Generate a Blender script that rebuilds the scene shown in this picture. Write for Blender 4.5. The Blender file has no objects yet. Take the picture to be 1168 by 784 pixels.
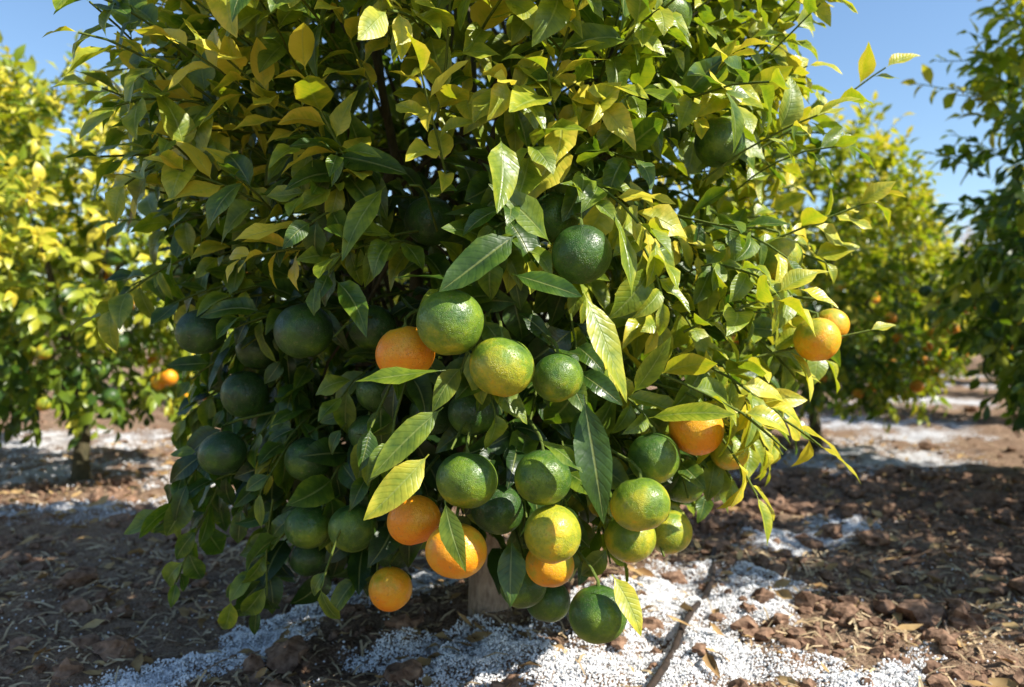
import bpy, math, random
import numpy as np
from mathutils import Vector, noise as mn

rng = np.random.default_rng(7)
random.seed(7)
scene = bpy.context.scene
SUN = Vector((0.84, -0.36, 0.88)).normalized()

# ------------------------------------------------------------ helpers
def norm(a):
    return a / np.maximum(np.linalg.norm(a, axis=-1, keepdims=True), 1e-9)

def mesh_np(name, verts, faces, mat, smooth=True, attrs=None):
    """verts (N,3); faces (M,k) uniform k"""
    me = bpy.data.meshes.new(name)
    verts = np.asarray(verts, dtype=np.float32); faces = np.asarray(faces, dtype=np.int32)
    k = faces.shape[1]
    me.vertices.add(len(verts)); me.vertices.foreach_set('co', verts.ravel())
    me.loops.add(faces.size); me.loops.foreach_set('vertex_index', faces.ravel())
    me.polygons.add(len(faces))
    me.polygons.foreach_set('loop_start', np.arange(0, faces.size, k, dtype=np.int32))
    me.polygons.foreach_set('loop_total', np.full(len(faces), k, dtype=np.int32))
    me.update(calc_edges=True)
    me.polygons.foreach_set('use_smooth', np.full(len(faces), smooth, dtype=bool))
    for an, (typ, arr) in (attrs or {}).items():
        a = me.attributes.new(an, typ, 'POINT')
        a.data.foreach_set('vector' if typ == 'FLOAT_VECTOR' else 'value', np.asarray(arr, dtype=np.float32).ravel())
    me.materials.append(mat)
    return me

def add_obj(name, me, parent=None):
    o = bpy.data.objects.new(name, me)
    scene.collection.objects.link(o)
    if parent: o.parent = parent
    return o

class MB:
    def __init__(s, name):
        s.m = bpy.data.materials.new(name); s.m.use_nodes = True
        s.nt = s.m.node_tree; s.nt.nodes.clear()
        s.out = s.n('ShaderNodeOutputMaterial')
    def n(s, t, **kw):
        nd = s.nt.nodes.new(t)
        for k, v in kw.items(): setattr(nd, k, v)
        return nd
    def l(s, a, b): s.nt.links.new(a, b)
    def setin(s, sock, v):
        if isinstance(v, bpy.types.NodeSocket): s.l(v, sock)
        else: sock.default_value = v
    def math(s, op, a, b=0.0, c=0.0):
        nd = s.n('ShaderNodeMath', operation=op)
        s.setin(nd.inputs[0], a); s.setin(nd.inputs[1], b); s.setin(nd.inputs[2], c)
        return nd.outputs[0]
    def noise(s, vec, scale, detail=4, rough=.55):
        nd = s.n('ShaderNodeTexNoise'); nd.inputs['Scale'].default_value = scale
        nd.inputs['Detail'].default_value = detail; nd.inputs['Roughness'].default_value = rough
        if vec is not None: s.l(vec, nd.inputs['Vector'])
        return nd.outputs['Fac']
    def ramp(s, fac, stops):
        nd = s.n('ShaderNodeValToRGB'); cr = nd.color_ramp
        while len(cr.elements) < len(stops): cr.elements.new(0.5)
        for e, (p, c) in zip(cr.elements, stops):
            e.position = p; e.color = (c[0], c[1], c[2], 1)
        s.l(fac, nd.inputs[0]); return nd.outputs[0]
    def mix(s, f, a, b):
        nd = s.n('ShaderNodeMix', data_type='RGBA')
        s.setin(nd.inputs[0], f)
        s.setin(nd.inputs[6], a if not isinstance(a, tuple) else (*a, 1))
        s.setin(nd.inputs[7], b if not isinstance(b, tuple) else (*b, 1))
        return nd.outputs[2]
    def mrange(s, v, a, b, c=0., d=1.):
        nd = s.n('ShaderNodeMapRange'); s.l(v, nd.inputs[0])
        for i, x in enumerate((a, b, c, d)): nd.inputs[i+1].default_value = x
        return nd.outputs[0]
    def bump(s, h, strength, dist):
        nd = s.n('ShaderNodeBump'); nd.inputs['Strength'].default_value = strength
        nd.inputs['Distance'].default_value = dist; s.l(h, nd.inputs['Height'])
        return nd.outputs[0]
    def pbr(s, col, rough=.6, nrm=None, spec=.5):
        p = s.n('ShaderNodeBsdfPrincipled')
        s.setin(p.inputs['Base Color'], col if not isinstance(col, tuple) else (*col, 1))
        s.setin(p.inputs['Roughness'], rough)
        p.inputs['Specular IOR Level'].default_value = spec
        if nrm is not None: s.l(nrm, p.inputs['Normal'])
        return p

# ------------------------------------------------------------ materials
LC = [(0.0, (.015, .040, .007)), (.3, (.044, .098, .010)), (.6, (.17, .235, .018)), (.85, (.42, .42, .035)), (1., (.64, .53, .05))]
TC = [(0.0, (.05, .13, .008)), (.3, (.16, .30, .010)), (.6, (.44, .56, .015)), (.85, (.72, .70, .02)), (1., (.85, .72, .05))]
def leaf_material(name):
    b = MB(name)
    at = b.n('ShaderNodeAttribute', attribute_name='lf')
    ti = b.n('ShaderNodeAttribute', attribute_name='tint')
    sp = b.n('ShaderNodeSeparateXYZ'); b.l(at.outputs['Vector'], sp.inputs[0])
    s_, t_, r_ = sp.outputs
    geo = b.n('ShaderNodeNewGeometry')
    abs_s = b.math('ABSOLUTE', s_)
    nz = b.noise(geo.outputs['Position'], 50, 2)
    ph = b.math('MULTIPLY', b.math('SUBTRACT', t_, b.math('MULTIPLY', abs_s, .16)), 70.0)
    vein = b.math('POWER', b.math('MULTIPLY_ADD', b.math('SINE', ph), .5, .5), 6.0)
    mid = b.mrange(abs_s, 0.03, 0.09, 1., 0.)
    tint = b.math('ADD', ti.outputs['Fac'], b.math('MULTIPLY', b.math('SUBTRACT', nz, .5), .55))
    tint = b.math('ADD', tint, b.math('MULTIPLY', b.math('SUBTRACT', abs_s, .45), .22))
    tint = b.math('SUBTRACT', tint, b.math('MULTIPLY', vein, .05))
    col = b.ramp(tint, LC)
    col = b.mix(b.math('MULTIPLY', mid, .4), col, (.38, .42, .12))
    tcol = b.ramp(tint, TC)
    h = b.math('ADD', b.math('MULTIPLY', vein, -.35), b.math('MULTIPLY', mid, -1.0))
    h = b.math('ADD', h, b.math('MULTIPLY', nz, 2.5))
    nrm = b.bump(h, .45, .0014)
    p = b.pbr(col, b.math('MULTIPLY_ADD', r_, .18, .28), nrm, .48)
    tr = b.n('ShaderNodeBsdfTranslucent'); b.l(tcol, tr.inputs[0])
    mx = b.n('ShaderNodeMixShader'); mx.inputs[0].default_value = .28
    b.l(p.outputs[0], mx.inputs[1]); b.l(tr.outputs[0], mx.inputs[2]); b.l(mx.outputs[0], b.out.inputs[0])
    return b.m
def leaf_material_simple(name):
    b = MB(name)
    ti = b.n('ShaderNodeAttribute', attribute_name='tint')
    p = b.pbr(b.ramp(ti.outputs['Fac'], LC), .38, None, .45)
    tr = b.n('ShaderNodeBsdfTranslucent'); b.l(b.ramp(ti.outputs['Fac'], TC), tr.inputs[0])
    mx = b.n('ShaderNodeMixShader'); mx.inputs[0].default_value = .30
    b.l(p.outputs[0], mx.inputs[1]); b.l(tr.outputs[0], mx.inputs[2]); b.l(mx.outputs[0], b.out.inputs[0])
    return b.m

def fruit_material():
    b = MB('citrus_peel')
    at = b.n('ShaderNodeAttribute', attribute_name='fl')
    ri = b.n('ShaderNodeAttribute', attribute_name='ripe_shade')
    sp = b.n('ShaderNodeSeparateXYZ'); b.l(at.outputs['Vector'], sp.inputs[0])
    geo = b.n('ShaderNodeNewGeometry')
    n1 = b.noise(geo.outputs['Position'], 24, 4, .6)
    r = b.math('ADD', ri.outputs['Fac'], b.math('MULTIPLY', b.math('SUBTRACT', n1, .5), .95))
    r = b.math('SUBTRACT', r, b.math('MULTIPLY', sp.outputs[2], .10))
    col = b.ramp(r, [(0.0, (.016, .046, .009)), (.22, (.042, .105, .010)), (.42, (.15, .23, .014)), (.60, (.44, .39, .02)), (.76, (.80, .38, .012)), (1., (.86, .27, .006))])
    sc = b.noise(geo.outputs['Position'], 170, 3, .7)
    col = b.mix(b.mrange(sc, .60, .74, 0, .6), col, (.24, .20, .10))
    vo = b.n('ShaderNodeTexVoronoi'); vo.inputs['Scale'].default_value = 500
    b.l(geo.outputs['Position'], vo.inputs['Vector'])
    h = b.math('ADD', b.math('MULTIPLY', b.mrange(vo.outputs['Distance'], 0, .4), .7), b.math('MULTIPLY', n1, 4.0))
    nrm = b.bump(h, .9, .0014)
    p = b.pbr(col, .40, nrm, .5)
    b.l(p.outputs[0], b.out.inputs[0]); return b.m

def bark_material(name, c1, c2, sc=60):
    b = MB(name)
    geo = b.n('ShaderNodeNewGeometry')
    mp = b.n('ShaderNodeMapping'); mp.inputs['Scale'].default_value = (1, 1, .35); b.l(geo.outputs['Position'], mp.inputs[0])
    n1 = b.noise(mp.outputs[0], sc, 5, .65)
    col = b.ramp(n1, [(.3, c1), (.7, c2)])
    p = b.pbr(col, .85, b.bump(n1, .8, .006), .2)
    b.l(p.outputs[0], b.out.inputs[0]); return b.m

def ground_material():
    b = MB('orchard_soil')
    geo = b.n('ShaderNodeNewGeometry'); P = geo.outputs['Position']
    wa = b.n('ShaderNodeAttribute', attribute_name='white')
    big = b.noise(P, 1.3, 4, .6); mid = b.noise(P, 14, 6, .7); fine = b.noise(P, 120, 4, .7)
    col = b.ramp(mid, [(.30, (.058, .029, .018)), (.5, (.19, .108, .066)), (.70, (.40, .26, .17))])
    col = b.mix(b.mrange(big, .38, .62, 0, .6), col, (.37, .25, .165))
    col = b.mix(b.mrange(fine, .45, .72, 0, .7), col, (.50, .37, .25))
    col = b.mix(b.mrange(fine, .25, .46, .8, 0), col, (.033, .018, .012))
    for (sx, sy, rz, scl) in ((1, .22, .6, 80), (.22, 1, .2, 70)):
        vo = b.n('ShaderNodeTexVoronoi'); vo.inputs['Scale'].default_value = scl
        mp = b.n('ShaderNodeMapping'); mp.inputs['Scale'].default_value = (sx, sy, 1); mp.inputs['Rotation'].default_value = (0, 0, rz)
        b.l(P, mp.inputs[0]); b.l(mp.outputs[0], vo.inputs['Vector'])
        col = b.mix(b.mrange(vo.outputs['Distance'], .10, .18, .6, 0), col, (.54, .42, .28))
    g = b.n('ShaderNodeTexVoronoi'); g.inputs['Scale'].default_value = 150; b.l(P, g.inputs['Vector'])
    gd = b.mrange(g.outputs['Distance'], .25, .6, 1, 0)
    w = b.math('ADD', wa.outputs['Fac'], b.math('MULTIPLY', b.math('SUBTRACT', mid, .5), 1.6))
    w = b.math('ADD', w, b.math('MULTIPLY', b.math('SUBTRACT', gd, .55), .7))
    wm = b.mrange(w, .50, .62, 0, 1)
    col = b.mix(b.math('MULTIPLY', wm, .93), col, (.80, .79, .80))
    h = b.math('ADD', b.math('MULTIPLY', mid, 1.3), b.math('MULTIPLY', fine, .5))
    h = b.math('ADD', h, b.math('MULTIPLY', b.math('MULTIPLY', gd, wm), .3))
    p = b.pbr(col, .95, b.bump(h, 1.0, .03), .1)
    b.l(p.outputs[0], b.out.inputs[0]); return b.m

def simple_noise_mat(name, c1, c2, scale, rough=.9, bump=.003, spec=.15):
    b = MB(name); geo = b.n('ShaderNodeNewGeometry')
    n1 = b.noise(geo.outputs['Position'], scale, 3, .6)
    p = b.pbr(b.ramp(n1, [(.3, c1), (.7, c2)]), rough, b.bump(n1, .7, bump), spec)
    b.l(p.outputs[0], b.out.inputs[0]); return b.m

M_LEAF = leaf_material('citrus_leaf')
M_LEAF2 = leaf_material_simple('citrus_leaf_row')
M_FRUIT = fruit_material()
M_BARK = bark_material('citrus_bark', (.16, .105, .07), (.46, .34, .24))
M_LIMB = bark_material('limb_bark', (.035, .035, .018), (.11, .09, .05))
M_TWIG = bark_material('green_twig', (.06, .10, .015), (.14, .17, .03), 90)
M_GROUND = ground_material()
M_CLOD = simple_noise_mat('soil_clod', (.070, .036, .022), (.33, .205, .135), 45, .95, .006)
M_WHITE = simple_noise_mat('white_granules', (.78, .78, .79), (.91, .90, .89), 60, .8, .001)
M_STRAW = simple_noise_mat('dry_straw', (.28, .19, .10), (.62, .48, .30), 9)
M_DRY = simple_noise_mat('dry_leaf', (.20, .105, .04), (.54, .37, .17), 12)
M_HOSE = simple_noise_mat('black_hose', (.020, .017, .015), (.06, .042, .032), 40, .6)
M_BARE = simple_noise_mat('hazed_pale_bark', (.50, .46, .46), (.66, .60, .60), 3)  # pale bark, its colour lightened to stand in for distance haze

# ------------------------------------------------------------ leaf geometry
HI_T = np.array([0, .07, .12, .22, .36, .52, .68, .82, .93, 1.0])
HI_W = np.array([.035, .04, .22, .66, .96, 1.0, .84, .53, .22, .01])
LO_T = np.array([0, .12, .35, .62, .85, 1.0]); LO_W = np.array([.04, .22, .92, .95, .45, .02])

def leaves_mesh(name, P, A, N, L, W, fold, curl, tint, hi=True):
    P, A, N = map(lambda q: np.asarray(q, float), (P, A, N))
    n = len(P)
    A = norm(A); S = norm(np.cross(A, N)); N = norm(np.cross(S, A))
    T, Wp = (HI_T, HI_W) if hi else (LO_T, LO_W)
    sc = np.array([-1, -.52, 0, .52, 1]) if hi else np.array([-1, 0, 1.])
    nt, ns = len(T), len(sc)
    t = np.broadcast_to(T[None, :, None], (n, nt, ns)); s = np.broadcast_to(sc[None, None, :], (n, nt, ns))
    wp = Wp[None, :, None]
    c = np.where(np.abs(curl) < .02, .02, curl)[:, None, None]
    Lx = L[:, None, None]
    x = np.sin(c*t)/c*Lx; z = -(1-np.cos(c*t))/c*Lx
    w = W[:, None, None]*wp*s
    f = fold[:, None, None]
    ph = rng.uniform(0, 6.28, n)[:, None, None]
    amp = rng.uniform(.04, .17, n)[:, None, None]*W[:, None, None]*2
    y = w*np.cos(f)
    side = rng.normal(0, .12, n)[:, None, None]
    y = y + side*Lx*t*t
    z = z + np.abs(w)*np.sin(f)*(1.15-.4*np.abs(s)) + amp*np.sin(t*9+ph+s*1.2)*np.abs(s)*np.minimum(wp*1.3, 1)
    tw = rng.normal(0, .38, n)[:, None, None]*t
    y2 = y*np.cos(tw); z2 = z + y*np.sin(tw)
    V = P[:, None, None, :] + x[..., None]*A[:, None, None, :] + y2[..., None]*S[:, None, None, :] + z2[..., None]*N[:, None, None, :]
    V = V.reshape(-1, 3)
    i, j = np.meshgrid(np.arange(nt-1), np.arange(ns-1), indexing='ij')
    q = np.stack([i*ns+j, i*ns+j+1, (i+1)*ns+j+1, (i+1)*ns+j], -1).reshape(-1, 4)
    F = (q[None]+(np.arange(n)*nt*ns)[:, None, None]).reshape(-1, 4)
    rr = np.broadcast_to(rng.random(n)[:, None, None], (n, nt, ns))
    lf = np.stack([s, t, rr], -1).reshape(-1, 3)
    tt = np.broadcast_to(tint[:, None, None], (n, nt, ns)).reshape(-1)
    return mesh_np(name, V, F, M_LEAF if hi else M_LEAF2, True, {'lf': ('FLOAT_VECTOR', lf), 'tint': ('FLOAT', tt)})

# ------------------------------------------------------------ tubes
class Tubes:
    def __init__(s): s.v = []; s.f = []; s.n = 0
    def add(s, pts, rad, sides=6):
        pts = [Vector(p) for p in pts]; base = s.n
        up = Vector((.31, .17, .93))
        for i, p in enumerate(pts):
            d = (pts[min(i+1, len(pts)-1)]-pts[max(i-1, 0)])
            if d.length < 1e-7: d = Vector((0, 0, 1))
            d.normalize()
            if abs(d.dot(up)) > .97: up = Vector((1, .1, 0))
            a = d.cross(up).normalized(); b = d.cross(a)
            r = rad[i] if hasattr(rad, '__len__') else rad
            for k in range(sides):
                an = k*2*math.pi/sides
                s.v.append(p + a*(r*math.cos(an)) + b*(r*math.sin(an)))
        for i in range(len(pts)-1):
            for k in range(sides):
                k2 = (k+1) % sides
                s.f.append((base+i*sides+k, base+i*sides+k2, base+(i+1)*sides+k2, base+(i+1)*sides+k))
        s.n += len(pts)*sides
    def mesh(s, name, mat): return mesh_np(name, np.array([tuple(v) for v in s.v]), np.array(s.f), mat)

# ------------------------------------------------------------ sprays
TX, TY = -0.06, 1.97
def low_limit(x):
    x = np.asarray(x, float)
    return np.maximum(.09+.20*np.exp(-((x-TX)/.26)**2), np.minimum(.20+.36*(x-.02), .42)*(x > -.02))
class Crown:
    def __init__(s, main=False):
        s.P = []; s.A = []; s.N = []; s.L = []; s.W = []; s.F = []; s.C = []; s.T = []
        s.tw = Tubes(); s.main = main
    def leaf(s, P, A, N, L, W, fold, curl, tint):
        s.P.append(tuple(P)); s.A.append(tuple(A)); s.N.append(tuple(N)); s.L.append(L); s.W.append(W)
        s.F.append(fold); s.C.append(curl); s.T.append(tint)
    def spray(s, base, d, length, nl, leaf, tint, droop=.3, up=.7):
        p = Vector(base); d = Vector(d).normalized(); step = length/nl
        pts = [p.copy()]; az = random.uniform(0, 6.28)
        for i in range(nl):
            d = (d + Vector((random.gauss(0, .06), random.gauss(0, .06), random.gauss(0, .05)-droop*.12))).normalized()
            p = p + d*step; pts.append(p.copy())
            az += 2.4 + random.gauss(0, .25)
            a = d.cross(Vector((.1, .2, 1))).normalized(); b = d.cross(a)
            o = a*math.cos(az)+b*math.sin(az)
            f = (i+1)/nl
            wgt = .85 if i < nl-1 else .25
            A = (d*(.5+.4*f)+o*wgt+Vector((0, 0, .05-droop*.35))+Vector((random.gauss(0, .15), random.gauss(0, .15), random.gauss(0, .12)))).normalized()
            N = Vector((random.gauss(0, .32)+.25, random.gauss(0, .32)-.28, up))+d*.45
            Lf = leaf*random.uniform(.60, 1.15)*(1-.25*max(0, f-.7)/.3)
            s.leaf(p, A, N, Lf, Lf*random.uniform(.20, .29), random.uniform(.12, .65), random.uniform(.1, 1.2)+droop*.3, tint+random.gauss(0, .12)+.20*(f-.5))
        if s.main:
            q = [v for v in pts if v.z > low_limit(v.x)+.03]
            if len(q) < 3: return
            pts = q
        s.tw.add(pts[::2] if len(pts) % 2 else pts[::2]+[pts[-1]], [.0026*(1-.5*k/len(pts)) for k in range(len(pts))], 4)
    def build(s, name, hi=True, keep=None):
        P = np.array(s.P); A = np.array(s.A); N = np.array(s.N); L = np.array(s.L); W = np.array(s.W); F = np.array(s.F); C = np.array(s.C); T = np.array(s.T)
        if keep is not None:
            k = keep(P, A, L); P, A, N, L, W, F, C, T = [q[k] for q in (P, A, N, L, W, F, C, T)]
        return leaves_mesh(name, P, A, N, L, W, F, C, T, hi)

# ------------------------------------------------------------ fruit
def fruits_mesh(name, fl, seg=24, rings=14):
    V = []; F = []; ripe_shade = []; loc = []
    base = 0
    for (x, y, z, r, rp) in fl:
        tilt = Vector((random.gauss(0, .25), random.gauss(0, .25), 1)).normalized()
        q = Vector((0, 0, 1)).rotation_difference(tilt)
        ob = random.uniform(.90, 1.0); ph = random.uniform(0, 6)
        for i in range(rings+1):
            th = math.pi*i/rings
            for j in range(seg):
                a = 2*math.pi*j/seg
                rr = r*(1+.018*math.sin(3*a+ph)*math.sin(th)+.016*math.sin(2*th+ph))
                zz = math.cos(th)
                dim = 1-.10*math.exp(-((th/.22)**2)) - .06*math.exp(-(((math.pi-th)/.2)**2))
                v = Vector((math.sin(th)*math.cos(a), math.sin(th)*math.sin(a), zz*ob*dim))*rr
                v.rotate(q)
                V.append((x+v.x, y+v.y, z+v.z)); ripe_shade.append(rp)
                loc.append((v.x/r, v.y/r, v.z/r))
        for i in range(rings):
            for j in range(seg):
                j2 = (j+1) % seg
                F.append((base+i*seg+j, base+(i+1)*seg+j, base+(i+1)*seg+j2, base+i*seg+j2))
        base += (rings+1)*seg
    return mesh_np(name, V, F, M_FRUIT, True, {'fl': ('FLOAT_VECTOR', loc), 'ripe_shade': ('FLOAT', ripe_shade)})

# ============================================================ MAIN TREE
ZK = [.15, .3, .5, .8, 1.2, 1.6, 2.0, 2.3]; RK = [.36, .54, .66, .73, .78, .76, .55, .15]
def rad_at(z): return float(np.interp(z, ZK, RK))

tree = bpy.data.objects.new('orange_tree', None); scene.collection.objects.link(tree)
FR = [(-.088,1.15,.728,.050,.36),(-.165,1.22,.686,.046,.95),(-.018,1.15,.668,.0485,.46),(.069,1.20,.648,.040,.33),
(.105,1.20,.836,.0465,.16),(.069,1.30,.908,.042,.10),(.282,1.44,1.298,.046,.22),(.378,1.44,1.067,.046,.16),(.525,1.55,.868,.045,.52),
(-.61,1.55,.724,.048,.06),(-.369,1.40,.723,.051,.10),(-.256,1.45,.729,.0435,.10),(-.542,1.60,.597,.048,.07),(-.55,1.50,.492,.045,.08),  # left fruits: low ripeness also paints the leaf shade into the peel
(-.387,1.50,.48,.0435,.1),(-.374,1.45,.365,.042,.26),(-.282,1.40,.372,.043,.28),(-.409,1.60,.266,.04,.1),(-.216,1.40,.265,.039,.82),
(-.159,1.28,.414,.044,.98),(-.084,1.20,.385,.0465,.84),(-.068,1.20,.492,.0465,.32),(-.023,1.30,.427,.044,.14),(.047,1.20,.495,.044,.30),
(.061,1.20,.412,.044,.58),(.061,1.28,.343,.040,.74),(.019,1.35,.286,.040,.26),(.131,1.20,.289,.044,.26),(.249,1.35,.508,.045,.26),
(.313,1.36,.549,.0465,.92),(.203,1.25,.446,.047,.48),(.197,1.32,.375,.044,.48),(.277,1.40,.366,.043,.55),(.325,1.50,.432,.04,.35),
(.413,1.50,.495,.0375,.55),(.565,1.46,.707,.042,.70),(-.066,1.35,.583,.045,.1),(-.143,1.40,.576,.04,.12),(-.248,1.45,.612,.04,.12),
(-.262,1.45,.535,.038,.12),(-.52,1.62,.69,.046,.06),(.064,1.40,.244,.04,.2),(-.223,1.50,.311,.042,.1),(-.145,1.40,.917,.045,.1),(.615,1.52,.735,.034,.78),
(-.35,2.4,.55,.045,.8),(.3,2.55,.6,.045,.9),(.6,2.2,.5,.045,.3),(-.68,2.1,.5,.045,.85),(.0,2.65,.8,.045,.7),(.65,1.95,.8,.045,.3),(-.7,1.9,.95,.045,.2)]
fa = np.array(FR)
for it in range(30):
    for i in range(len(fa)):
        for j in range(i):
            d = fa[i, :3]-fa[j, :3]; dist = np.linalg.norm(d); mind = (fa[i, 3]+fa[j, 3])*1.0
            if dist < mind:
                push = d/dist*(mind-dist)*.5*np.array([.5, 1.3, .5]); fa[i, :3] += push; fa[j, :3] -= push
FR = [tuple(r) for r in fa]
add_obj('fruits', fruits_mesh('fruits', FR, 32, 20), tree)

trunk = Tubes(); limbs = Tubes()
def curve(a, b, bend, n=8, jit=.012):
    a = Vector(a); b = Vector(b); out = []
    for i in range(n+1):
        t = i/n; p = a.lerp(b, t) + Vector(bend)*math.sin(math.pi*t)
        if 0 < i < n: p += Vector((random.gauss(0, jit), random.gauss(0, jit), random.gauss(0, jit)))
        out.append(p)
    return out
trunk.add([(TX+.01, TY, -.05), (TX+.005, TY, .03), (TX, TY, .1), (TX-.01, TY+.01, .22), (TX, TY, .34)], [.066, .056, .048, .045, .043], 14)
forks = []
for k in range(7):
    a = k*2*math.pi/7+.3
    r = random.uniform(.3, .45)
    e = (TX+r*math.cos(a), TY+r*math.sin(a), random.uniform(1.1, 1.7))
    pts = curve((TX, TY, .30), e, (math.cos(a)*.08, math.sin(a)*.08, 0), 9)
    limbs.add(pts, [.026-.0021*i for i in range(len(pts))], 9); forks.append(pts)
for k in range(70):
    pts = random.choice(forks); s0 = random.choice(pts[2:])
    z = random.uniform(.3, 2.0); a = random.uniform(0, 6.28); r = rad_at(z)*.72
    e = Vector((TX+r*math.cos(a), TY+r*math.sin(a), z))
    pp = curve(s0, e, (0, 0, .10), 6); limbs.add(pp, [.008-.001*i for i in range(7)], 6)
add_obj('trunk', trunk.mesh('trunk', M_BARK), tree)
add_obj('limbs', limbs.mesh('limbs', M_LIMB), tree)

C = Crown(True)
def crown_fill(C, n, zlo, zhi, frac, dark=0., tx=TX, ty=TY, leaf=.105, nl=(7, 12), ln=(.14, .27), tintf=None, rf=rad_at, seed=0):
    k = 0
    while k < n:
        z = random.uniform(zlo, zhi)
        if random.random() > rf(z)/.82: continue
        a = random.uniform(0, 2*math.pi)
        nz = mn.noise(Vector((math.cos(a)*1.6+seed, math.sin(a)*1.6, z*2.2)))
        if nz < -.30 and random.random() < .5: continue
        R = rf(z)*(1+.24*nz)
        f = random.uniform(*frac)
        base = Vector((tx+R*f*math.cos(a), ty+R*f*math.sin(a), z))
        upk = float(np.interp(z, [.2, .5, .9, 1.4, 2.1], [-.7, -.35, .10, .75, 1.6]))
        d = Vector((math.cos(a)+random.gauss(0, .35), math.sin(a)+random.gauss(0, .35), upk+random.gauss(0, .35)))
        dr = float(np.interp(z, [.3, .9, 1.6], [1.2, .6, .10]))
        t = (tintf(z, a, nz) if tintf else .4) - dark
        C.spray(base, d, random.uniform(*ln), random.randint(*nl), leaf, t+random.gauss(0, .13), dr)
        k += 1
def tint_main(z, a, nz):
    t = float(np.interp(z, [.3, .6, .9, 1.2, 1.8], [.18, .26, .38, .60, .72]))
    if math.cos(a) > .3 and z < 1.1: t += .22  # sunlit right side of the lower crown painted into the leaf tint
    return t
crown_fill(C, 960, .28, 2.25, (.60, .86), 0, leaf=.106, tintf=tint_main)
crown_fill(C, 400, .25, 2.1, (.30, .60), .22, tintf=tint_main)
def sp(b, e, nl, leaf, tint, droop=.4):
    b = Vector(b); e = Vector(e); C.spray(b, e-b, (e-b).length, nl, leaf, tint, droop)
for args in [((.22,1.32,.66),(.47,1.27,.585),9,.12,.72,.6),((.42,1.5,.66),(.66,1.48,.76),10,.10,.88,.2),((.33,1.4,.58),(.45,1.36,.46),8,.11,.82,.8),
             ((.38,1.45,.62),(.56,1.38,.56),8,.12,.80,.6),((.40,1.5,.66),(.50,1.45,.53),8,.10,.80,.8),((.3,1.38,.72),(.43,1.3,.80),8,.11,.72,.1),
             ((-.60,1.6,.40),(-.70,1.6,.23),9,.10,.30,1.2),((-.46,1.52,.40),(-.50,1.5,.22),9,.10,.30,1.2),((-.62,1.6,.50),(-.76,1.6,.38),7,.10,.3,1.),
             ((-.66,1.62,.88),(-.88,1.58,.83),10,.11,.55,.5),((-.42,1.5,1.02),(-.70,1.5,1.20),12,.11,.95,.0),((-.42,1.5,1.22),(-.70,1.45,1.36),12,.11,.92,.0),
             ((-.30,1.35,.86),(-.44,1.28,.88),8,.10,.98,.3),((-.45,1.5,1.1),(-.62,1.4,1.08),9,.10,.95,.2),((-.25,1.3,.95),(-.30,1.2,1.12),9,.10,.95,0),
             ((-.12,1.25,1.05),(-.05,1.15,1.22),9,.11,.76,0),((.1,1.3,1.0),(.05,1.15,1.10),8,.12,.7,.3),((.2,1.35,.9),(.27,1.2,.82),8,.11,.62,.8),
             ((.10,1.3,.98),(.20,1.17,.93),8,.12,.65,.6),((.5,1.7,1.1),(.78,1.65,1.28),11,.10,.78,.1),((.5,1.7,1.3),(.72,1.6,1.5),10,.10,.78,.1),
             ((-.5,1.7,1.4),(-.75,1.6,1.55),10,.11,.95,.0),((.0,1.4,1.2),(-.02,1.3,1.42),10,.11,.85,0),((.15,1.4,1.15),(.22,1.3,1.35),10,.11,.75,0),((-.2,1.4,1.2),(-.25,1.3,1.42),10,.11,.95,0),
             ((-.5,1.6,.95),(-.72,1.5,1.02),10,.11,.88,.1),((-.3,1.4,1.02),(-.45,1.3,1.2),10,.11,.95,.0),
             ((-.35,1.35,1.05),(-.52,1.25,1.20),11,.10,.95,.0),((-.38,1.4,.92),(-.56,1.3,1.00),10,.10,.92,.1),((-.1,1.25,.95),(-.14,1.12,1.08),9,.10,.8,.1),
             ((.05,1.25,1.08),(.12,1.15,1.24),10,.11,.8,.0),((-.22,1.3,1.1),(-.30,1.2,1.25),10,.10,.95,.0),((.35,1.45,1.0),(.52,1.35,1.1),10,.10,.75,.1),
             ((.5,1.55,.9),(.70,1.5,.98),10,.10,.8,.1)]:
    sp(*args)
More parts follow.
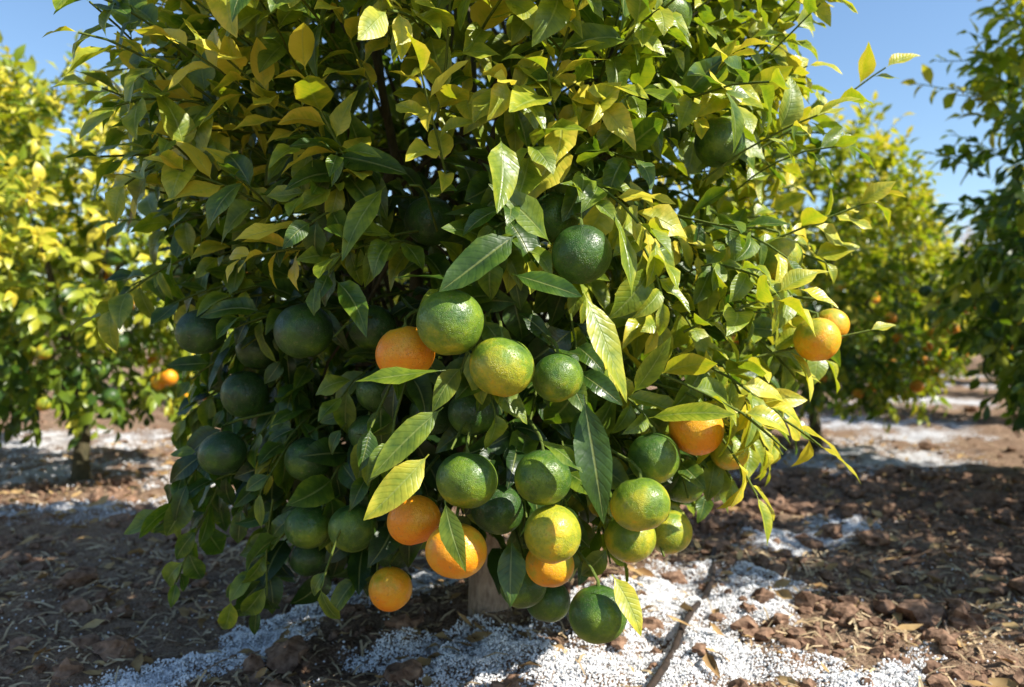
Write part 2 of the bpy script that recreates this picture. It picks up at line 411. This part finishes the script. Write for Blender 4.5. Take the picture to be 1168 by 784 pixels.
HERO = [
    ((-.017,.995),(-.005,.872),1.13,1.09,.030,.60,(.5,-1,.5)), ((.007,.858),(-.085,.768),1.14,1.09,.030,.22,(.1,-.8,.7)),
    ((-.331,.888),(-.435,.869),1.28,1.24,.024,1.0,(.4,-.5,.9)), ((.102,.775),(.150,.625),1.13,1.09,.023,.72,(.5,-1,.2)),
    ((.104,.626),(.135,.450),1.15,1.12,.028,.16,(-.2,-1,.3)), ((-.12,.540),(-.195,.450),1.14,1.10,.024,.78,(.2,-.9,.5)),
    ((-.094,.662),(-.214,.636),1.12,1.10,.015,.50,(.2,-.5,.9)), ((-.10,.607),(-.20,.520),1.15,1.11,.022,.50,(.3,-.8,.6)),
    ((.148,.358),(.193,.285),1.17,1.14,.018,.85,(.3,-.8,.4)), ((-.098,.472),(-.073,.379),1.15,1.12,.017,.42,(-.3,-1,.3)),
    ((.0,.40),(-.01,.31),1.22,1.18,.022,.22,(.3,-1,.3)), ((.04,.56),(.10,.525),1.15,1.11,.018,.4,(.2,-.5,.9)),
    ((.0,.80),(.09,.76),1.14,1.10,.020,.25,(.1,-.6,.9)), ((.155,.90),(.175,.78),1.20,1.14,.020,.6,(.6,-.8,.3)),
    ((-.28,.80),(-.20,.735),1.25,1.2,.022,.35,(.1,-.8,.5)), ((-.18,.80),(-.06,.79),1.2,1.14,.022,.3,(0,-.6,.9)),
    ((.06,.85),(-.02,.93),1.2,1.13,.024,.45,(.1,-.8,.6)), ((-.20,.95),(-.27,.84),1.25,1.2,.022,.55,(-.1,-.8,.6)),
    ((.19,.62),(.25,.70),1.25,1.2,.020,.55,(.3,-.9,.4)), ((.22,.58),(.33,.60),1.27,1.2,.022,.65,(.2,-.7,.8))]
nHero = len(HERO)
for (b, e, y0, y1, w, tint, nrm) in HERO:
    B = Vector((b[0], y0, b[1])); E = Vector((e[0], y1, e[1])); d = E-B
    C.leaf(B, d+Vector(nrm)*d.length*.15, nrm, d.length*1.05, w, random.uniform(.15, .4), .45, tint)

fc = fa[:45]
def keep(P, A, L):
    k = np.ones(len(P), bool); n0 = len(P)-nHero
    for f in fc:
        c = f[:3]; r = f[3]
        u = np.array([(c[0]-TX)*.5, min(c[1]-TY, -.3)-.35, 0.]); u /= np.linalg.norm(u)
        hit = np.zeros(len(P), bool)
        for q in (.0, .3, .6, .9):
            X = P+A*(L*q)[:, None]-c
            along = X@u; perp = np.linalg.norm(X-along[:, None]*u, axis=1)
            hit |= (along > -r*.5) & (perp < r*1.03) & (X[:, 2] < r*.75)
        hit &= rng.random(len(P)) > .05
        hit[n0:] = False
        k &= ~hit
    tip = P+A*L[:, None]
    lowc = np.minimum(tip[:, 2], P[:, 2]) < np.minimum(low_limit(P[:, 0]), np.where(P[:, 1] > 2.3, .2, 9.))
    lowc[n0:] = False
    return k & ~lowc
add_obj('foliage', C.build('foliage', True, keep), tree)
for f in FR:
    p = Vector(f[:3])+Vector((0, 0, f[3]*.86)); inn = (Vector((TX, TY, 0))-Vector((f[0], f[1], 0))).normalized()
    q = p+Vector((0, 0, .022))+inn*.03; C.tw.add([p, p+Vector((0, 0, .012)), q, q+inn*.14+Vector((0, 0, .02))], [.0045, .0025, .0028, .003], 6)
    C.tw.add([p+Vector((0, 0, -.003)), p+Vector((0, 0, .003))], [.0085, .003], 7)
add_obj('twigs', C.tw.mesh('twigs', M_TWIG), tree)

# ============================================================ OTHER TREES
def make_variant(idx, n, leafs, tintoff):
    random.seed(100+idx)
    c = Crown()
    def rf(z): return float(np.interp(z, [.28, .45, .8, 1.2, 1.6, 1.95, 2.2], [.30, .62, .74, .76, .64, .40, .12]))
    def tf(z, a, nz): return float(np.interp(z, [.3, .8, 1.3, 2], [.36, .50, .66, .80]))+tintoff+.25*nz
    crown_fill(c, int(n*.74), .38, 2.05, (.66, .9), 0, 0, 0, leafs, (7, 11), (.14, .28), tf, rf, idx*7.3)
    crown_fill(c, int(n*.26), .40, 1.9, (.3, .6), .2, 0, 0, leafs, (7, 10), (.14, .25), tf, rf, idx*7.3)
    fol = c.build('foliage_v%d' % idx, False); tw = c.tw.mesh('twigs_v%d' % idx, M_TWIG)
    fr = []
    for k in range(72):
        z = random.uniform(.38, 1.25) if k < 36 else random.uniform(.33, .75); a = random.uniform(0, 6.28); r = rf(z)*random.uniform(.96, 1.12)
        fr.append((r*math.cos(a), r*math.sin(a), z, random.uniform(.030, .040), random.choice([.12, .12, .3, .8, .95, .9, .85, .55])))
    fm = fruits_mesh('fruits_v%d' % idx, fr, 14, 9)
    t = Tubes()
    t.add([(0, 0, -.05), (0, 0, .08), (.01, .01, .25), (0, 0, .42)], [.055, .042, .036, .036], 10)
    for k in range(6):
        a = k*1.047+.2; t.add(curve((0, 0, .36), (.42*math.cos(a), .42*math.sin(a), random.uniform(1., 1.6)), (0, 0, 0), 6), [.024-.003*i for i in range(7)], 7)
    return fol, tw, fm, t.mesh('trunk_v%d' % idx, M_LIMB)
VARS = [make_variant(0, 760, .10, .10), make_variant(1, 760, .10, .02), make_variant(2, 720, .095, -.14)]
def place(x, y, var, rot, s, sz=None, fruit=True):
    e = bpy.data.objects.new('orange_tree', None); scene.collection.objects.link(e)
    e.location = (x, y, 0); e.rotation_euler = (0, 0, rot); e.scale = (s, s, sz or s)
    for nm, me in zip(('foliage', 'twigs', 'fruits', 'trunk'), VARS[var]):
        if nm == 'fruits' and not fruit: continue
        add_obj(nm, me, e)
DX, DY = 2.03, 3.42
place(-2.24, 4.1, 0, .4, 1.0, 1.0); place(-3.75, 5.2, 0, 2.4, 1.1, 1.15)
place(-.3, 7.5, 1, 1.0, 1.05); place(1.7, 11, 0, 2.0, 1.05); place(-1.8, 8.8, 1, 4, 1.05)
for k in range(1, 10):
    place(TX+.08+DX*k*.98, TY+DY*k*.98-.1, 1 if k % 2 else 0, 1.3*k, random.uniform(.98, 1.08))
for k in range(0, 10):
    place(2.98+DX*k*1.0, 3.5+DY*k*1.0, 2 if k < 2 else k % 3, .7+1.9*k, 1.2 if k == 0 else random.uniform(1.0, 1.12), 1.3 if k == 0 else None, k != 0)
place(2.75, 1.9, 2, 2.2, .95)  # unseen tree right of frame, added to shade the right foreground
for (x, y) in [(-6.5, 8.6), (-4.6, 12), (-2.6, 15.5), (-.6, 19), (5.7, 18), (7.9, 4.6)]:
    place(x, y, random.randint(0, 2), random.uniform(0, 6), random.uniform(1., 1.15))

# ============================================================ GROUND
PATCH = [(.16,1.70,.40,.14,.05),(.46,2.08,.30,.20,.7),(-.60,1.84,.44,.08,1.05),(-.25,2.3,.24,.08,.3),(-3.3,5.6,1.3,.5,0),(-1.45,4.1,.45,.25,0),(-1.85,3.35,.8,.20,.2),(-2.7,4.3,.8,.3,0),
         (1.95,4.8,.75,.45,.6),(4.75,9.6,.9,.8,0),(3.2,7,.7,.7,0),(7.2,13.2,1,1,0),(9.5,17,1,1,0),(.2,6.5,1.2,.6,0),(.72,1.58,.20,.05,.6),(3.0,5.9,.6,.3,.5),(1.2,3.0,.35,.12,.6)]
def white_mask(x, y):
    w = 0.
    for (cx, cy, rx, ry, rot) in PATCH:
        dx, dy = x-cx, y-cy
        if abs(dx) > 2.5 or abs(dy) > 2.5: continue
        c, s = math.cos(rot), math.sin(rot)
        u = (dx*c+dy*s)/rx; v = (-dx*s+dy*c)/ry
        w = max(w, 1.25-(u*u+v*v)*.5)
    if w <= 0: return 0.
    return w*.76+.90*mn.noise(Vector((x*5, y*5, 3.3)))+.6*mn.noise(Vector((x*14, y*14, 1.3)))
def gh(x, y):
    d = math.hypot(x, y-2)
    h = .04*mn.noise(Vector((x*1.4, y*1.4, 0)))
    if d < 16:
        h += .034*mn.noise(Vector((x*5, y*5, 7)))+.026*mn.noise(Vector((x*13, y*13, 4)))+.012*mn.noise(Vector((x*36, y*36, 9)))
    h += .03*math.exp(-((x-TX)**2+(y-TY)**2)/.15)
    return h
NX = NY = 480
us = np.linspace(-5.9, 5.9, NX); xs = .9*np.sinh(us); vs = np.linspace(-2.6, 6.3, NY); ys = 1.9+.9*np.sinh(vs)
G = np.zeros((NY, NX, 3)); Wm = np.zeros((NY, NX))
for j, y in enumerate(ys):
    for i, x in enumerate(xs):
        G[j, i] = (x, y, gh(x, y)); Wm[j, i] = white_mask(x, y) if abs(x) < 13 and y < 20 else 0
jj, ii = np.meshgrid(np.arange(NY-1), np.arange(NX-1), indexing='ij')
Q = np.stack([jj*NX+ii, jj*NX+ii+1, (jj+1)*NX+ii+1, (jj+1)*NX+ii], -1).reshape(-1, 4)
add_obj('ground', mesh_np('ground', G.reshape(-1, 3), Q, M_GROUND, True, {'white': ('FLOAT', Wm.ravel())}))

OCT = np.array([(1,0,0),(-1,0,0),(0,1,0),(0,-1,0),(0,0,1),(0,0,-1)], float)
OF = np.array([(0,2,4),(2,1,4),(1,3,4),(3,0,4),(2,0,5),(1,2,5),(3,1,5),(0,3,5)])
def scatter_oct(name, pts, sizes, mat, jit=.25):
    n = len(pts); V = OCT[None]*sizes[:, None, None]*(1+rng.normal(0, jit, (n, 6, 1)))
    a = rng.uniform(0, 6.28, n); c, s = np.cos(a)[:, None], np.sin(a)[:, None]
    t = rng.uniform(-.8, .8, n); ct, st = np.cos(t)[:, None], np.sin(t)[:, None]
    x, y, z = V[..., 0], V[..., 1], V[..., 2]
    y, z = y*ct-z*st, y*st+z*ct; x, y = x*c-y*s, x*s+y*c
    V = np.stack([x, y, z], -1)+pts[:, None, :]
    F = (OF[None]+(np.arange(n)*6)[:, None, None]).reshape(-1, 3)
    return add_obj(name, mesh_np(name, V.reshape(-1, 3), F, mat, False))
pts = []; tries = 0
while len(pts) < 44000 and tries < 320000:
    tries += 1
    x = random.uniform(-1.4, 1.4); y = random.uniform(1.2, 3.2)
    w = white_mask(x, y)
    if w > .5+random.uniform(-.30, .12) or random.random() < .010: pts.append((x, y, gh(x, y)+random.uniform(0, .005)))
for k in range(30000):
    x = random.uniform(-4, 3.5); y = random.uniform(3, 6.5)
    if white_mask(x, y) > .45+random.uniform(-.3, .1): pts.append((x, y, gh(x, y)+.003))
pts = np.array(pts)
scatter_oct('white_fertilizer_granules', pts, rng.uniform(.0014, .0036, len(pts))*np.where(pts[:, 1] > 3.2, 1.8, 1), M_WHITE)

import bmesh
bm = bmesh.new(); bmesh.ops.create_icosphere(bm, subdivisions=2, radius=1)
IV = np.array([tuple(v.co) for v in bm.verts]); IF = np.array([[v.index for v in f.verts] for f in bm.faces]); bm.free()
VV = []; FF = []; base = 0
lump = []
for k in range(24):
    o = Vector((k*3.1, 0, 0)); lump.append(np.array([v*(1+.6*mn.noise(Vector(v)*1.3+o)+.4*mn.noise(Vector(v)*3.1+o)) for v in IV]))
for k in range(6600):
    u = random.random()
    if u < .55: x = random.uniform(.2, 2.6); y = random.uniform(1.25, 4.2)
    elif u < .82: x = random.uniform(-2.6, 1); y = random.uniform(1.25, 4.2)
    else: x = random.uniform(-5, 6); y = random.uniform(3.5, 9)
    if white_mask(x, y) > .45 and random.random() < .85: continue
    s = min(.05, .005+.008*random.expovariate(1))*(1.4 if y > 3 else 1)
    L = lump[k % 24]*s*np.array([1, random.uniform(.7, 1.1), random.uniform(.5, .8)]); a = random.uniform(0, 6.28)
    R = np.array([[math.cos(a), -math.sin(a), 0], [math.sin(a), math.cos(a), 0], [0, 0, 1]])
    VV.append(L@R.T+np.array([x, y, gh(x, y)+s*.2])); FF.append(IF+base); base += len(IV)
add_obj('soil_clods', mesh_np('soil_clods', np.concatenate(VV), np.concatenate(FF), M_CLOD, False))

VV = []; FF = []; b0 = 0
for k in range(12000):
    x = random.uniform(-3.2, 3.2); y = random.uniform(1.2, 5.5)
    if random.random() < .4: x = random.uniform(-1.6, 1.6); y = random.uniform(1.2, 2.8)
    if white_mask(x, y) > .4 and random.random() < .85: continue
    L = random.uniform(.012, .07); w = random.uniform(.0008, .003); a = random.uniform(0, 6.28)
    dx, dy = math.cos(a), math.sin(a); z = gh(x, y)+.006; tz = random.gauss(0, .15)*L
    P0 = (x-dx*L/2, y-dy*L/2, z-tz); P1 = (x, y, z+L*.08+.002); P2 = (x+dx*L/2, y+dy*L/2, z+tz)
    for p in (P0, P1, P2):
        VV.append((p[0]-dy*w, p[1]+dx*w, p[2])); VV.append((p[0]+dy*w, p[1]-dx*w, p[2]+w*.8))
    FF += [(b0, b0+1, b0+3, b0+2), (b0+2, b0+3, b0+5, b0+4)]; b0 += 6
add_obj('straw_mulch', mesh_np('straw_mulch', VV, FF, M_STRAW, False))
P = []; A = []; N = []; Ls = []
for k in range(2200):
    x = random.uniform(-2.8, 2.8); y = random.uniform(1.2, 6)
    P.append((x, y, gh(x, y)+.010)); a = random.uniform(0, 6.28); A.append((math.cos(a), math.sin(a), random.gauss(.05, .15)))
    N.append((random.gauss(0, .4), random.gauss(0, .4), 1)); Ls.append(random.uniform(.03, .08))
Ls = np.array(Ls); n = len(Ls)
me = leaves_mesh('fallen_leaves', P, A, N, Ls, Ls*.22, rng.uniform(.1, .8, n), rng.uniform(-.9, .9, n), np.zeros(n), False)
me.materials.clear(); me.materials.append(M_DRY); add_obj('fallen_leaves', me)

h = Tubes()
pp = []
for i in range(110):
    y = .8+i*.12; x = .28+(y-1.6)*.42+.02*math.sin(y*4.1)+.012*math.sin(y*9)
    pp.append((x, y, max(gh(x, y), gh(x-.01, y), gh(x+.01, y))+.013))
h.add(pp, .0080, 8); add_obj('irrigation_hose', h.mesh('irrigation_hose', M_HOSE))
st = Tubes()
for k in range(34):
    x = random.uniform(-1.8, 1.8); y = random.uniform(1.4, 3.8); a = random.uniform(0, 6.28); L = random.uniform(.08, .3)
    q = [(x+math.cos(a)*L*u+random.gauss(0, .006), y+math.sin(a)*L*u+random.gauss(0, .006)) for u in (0, .25, .5, .75, 1)]
    st.add([(u, v, gh(u, v)+.008+random.uniform(0, .008)) for u, v in q], [.004, .0036, .003, .0024, .0015], 5)
add_obj('dead_twigs', st.mesh('dead_twigs', M_BARK))

# ============================================================ distant bare trees
def bare(x, y, H, seed):
    random.seed(seed); t = Tubes()
    def grow(p, d, L, r, lev):
        q = [p]; dd = d.copy()
        for i in range(4):
            dd = (dd+Vector((random.gauss(0, .12), random.gauss(0, .12), .05))).normalized(); q.append(q[-1]+dd*L/4)
        t.add(q, [r*(1-.12*i) for i in range(5)], 5 if lev < 2 else 3)
        if lev >= 4: return
        for k in range(4 if lev else 7):
            s0 = q[random.randint(1, 4)]; nd = (dd+Vector((random.gauss(0, .6), random.gauss(0, .6), random.gauss(.1, .3)))).normalized()
            grow(s0, nd, L*random.uniform(.45, .7), r*.5, lev+1)
    grow(Vector((0, 0, -.2)), Vector((0, 0, 1)), H*.45, H*.018, 0)
    o = add_obj('bare_tree', t.mesh('bare_tree', M_BARE)); o.location = (x, y, 0)
for i, (x, y, H) in enumerate([(33, 60, 12), (37, 64, 13), (29, 58, 10), (41, 66, 12), (35, 60, 11)]): bare(x, y, H, 50+i)

# ============================================================ light, sky, camera
w = bpy.data.worlds.new('World'); scene.world = w; w.use_nodes = True
nt = w.node_tree; bg = nt.nodes['Background']
sky = nt.nodes.new('ShaderNodeTexSky'); sky.sky_type = 'NISHITA'; sky.sun_disc = False
sky.sun_elevation = math.asin(SUN.z); sky.sun_rotation = math.atan2(SUN.x, SUN.y)
sky.altitude = 0; sky.air_density = 1.15; sky.dust_density = .3; sky.ozone_density = 3.0
hs = nt.nodes.new('ShaderNodeHueSaturation'); hs.inputs['Saturation'].default_value = 1.05; hs.inputs['Value'].default_value = 1.3
nt.links.new(sky.outputs[0], hs.inputs['Color'])
nt.links.new(hs.outputs[0], bg.inputs[0]); bg.inputs[1].default_value = .15
sl = bpy.data.lights.new('sun', 'SUN'); sl.energy = 9.5; sl.angle = math.radians(.5); sl.color = (1, .95, .85)
so = bpy.data.objects.new('sun', sl); scene.collection.objects.link(so)
so.rotation_euler = SUN.to_track_quat('Z', 'Y').to_euler()

cam = bpy.data.cameras.new('camera'); co = bpy.data.objects.new('camera', cam); scene.collection.objects.link(co)
co.location = (0, 0, .7); co.rotation_euler = (math.radians(90), 0, 0)
cam.sensor_width = 36; cam.lens = 36*900/1168; cam.clip_start = .02; cam.clip_end = 2000
cam.dof.use_dof = True; cam.dof.focus_distance = 1.2; cam.dof.aperture_fstop = 3.5
scene.camera = co
scene.view_settings.view_transform = 'Standard'; scene.view_settings.look = 'None'; scene.view_settings.exposure = 0
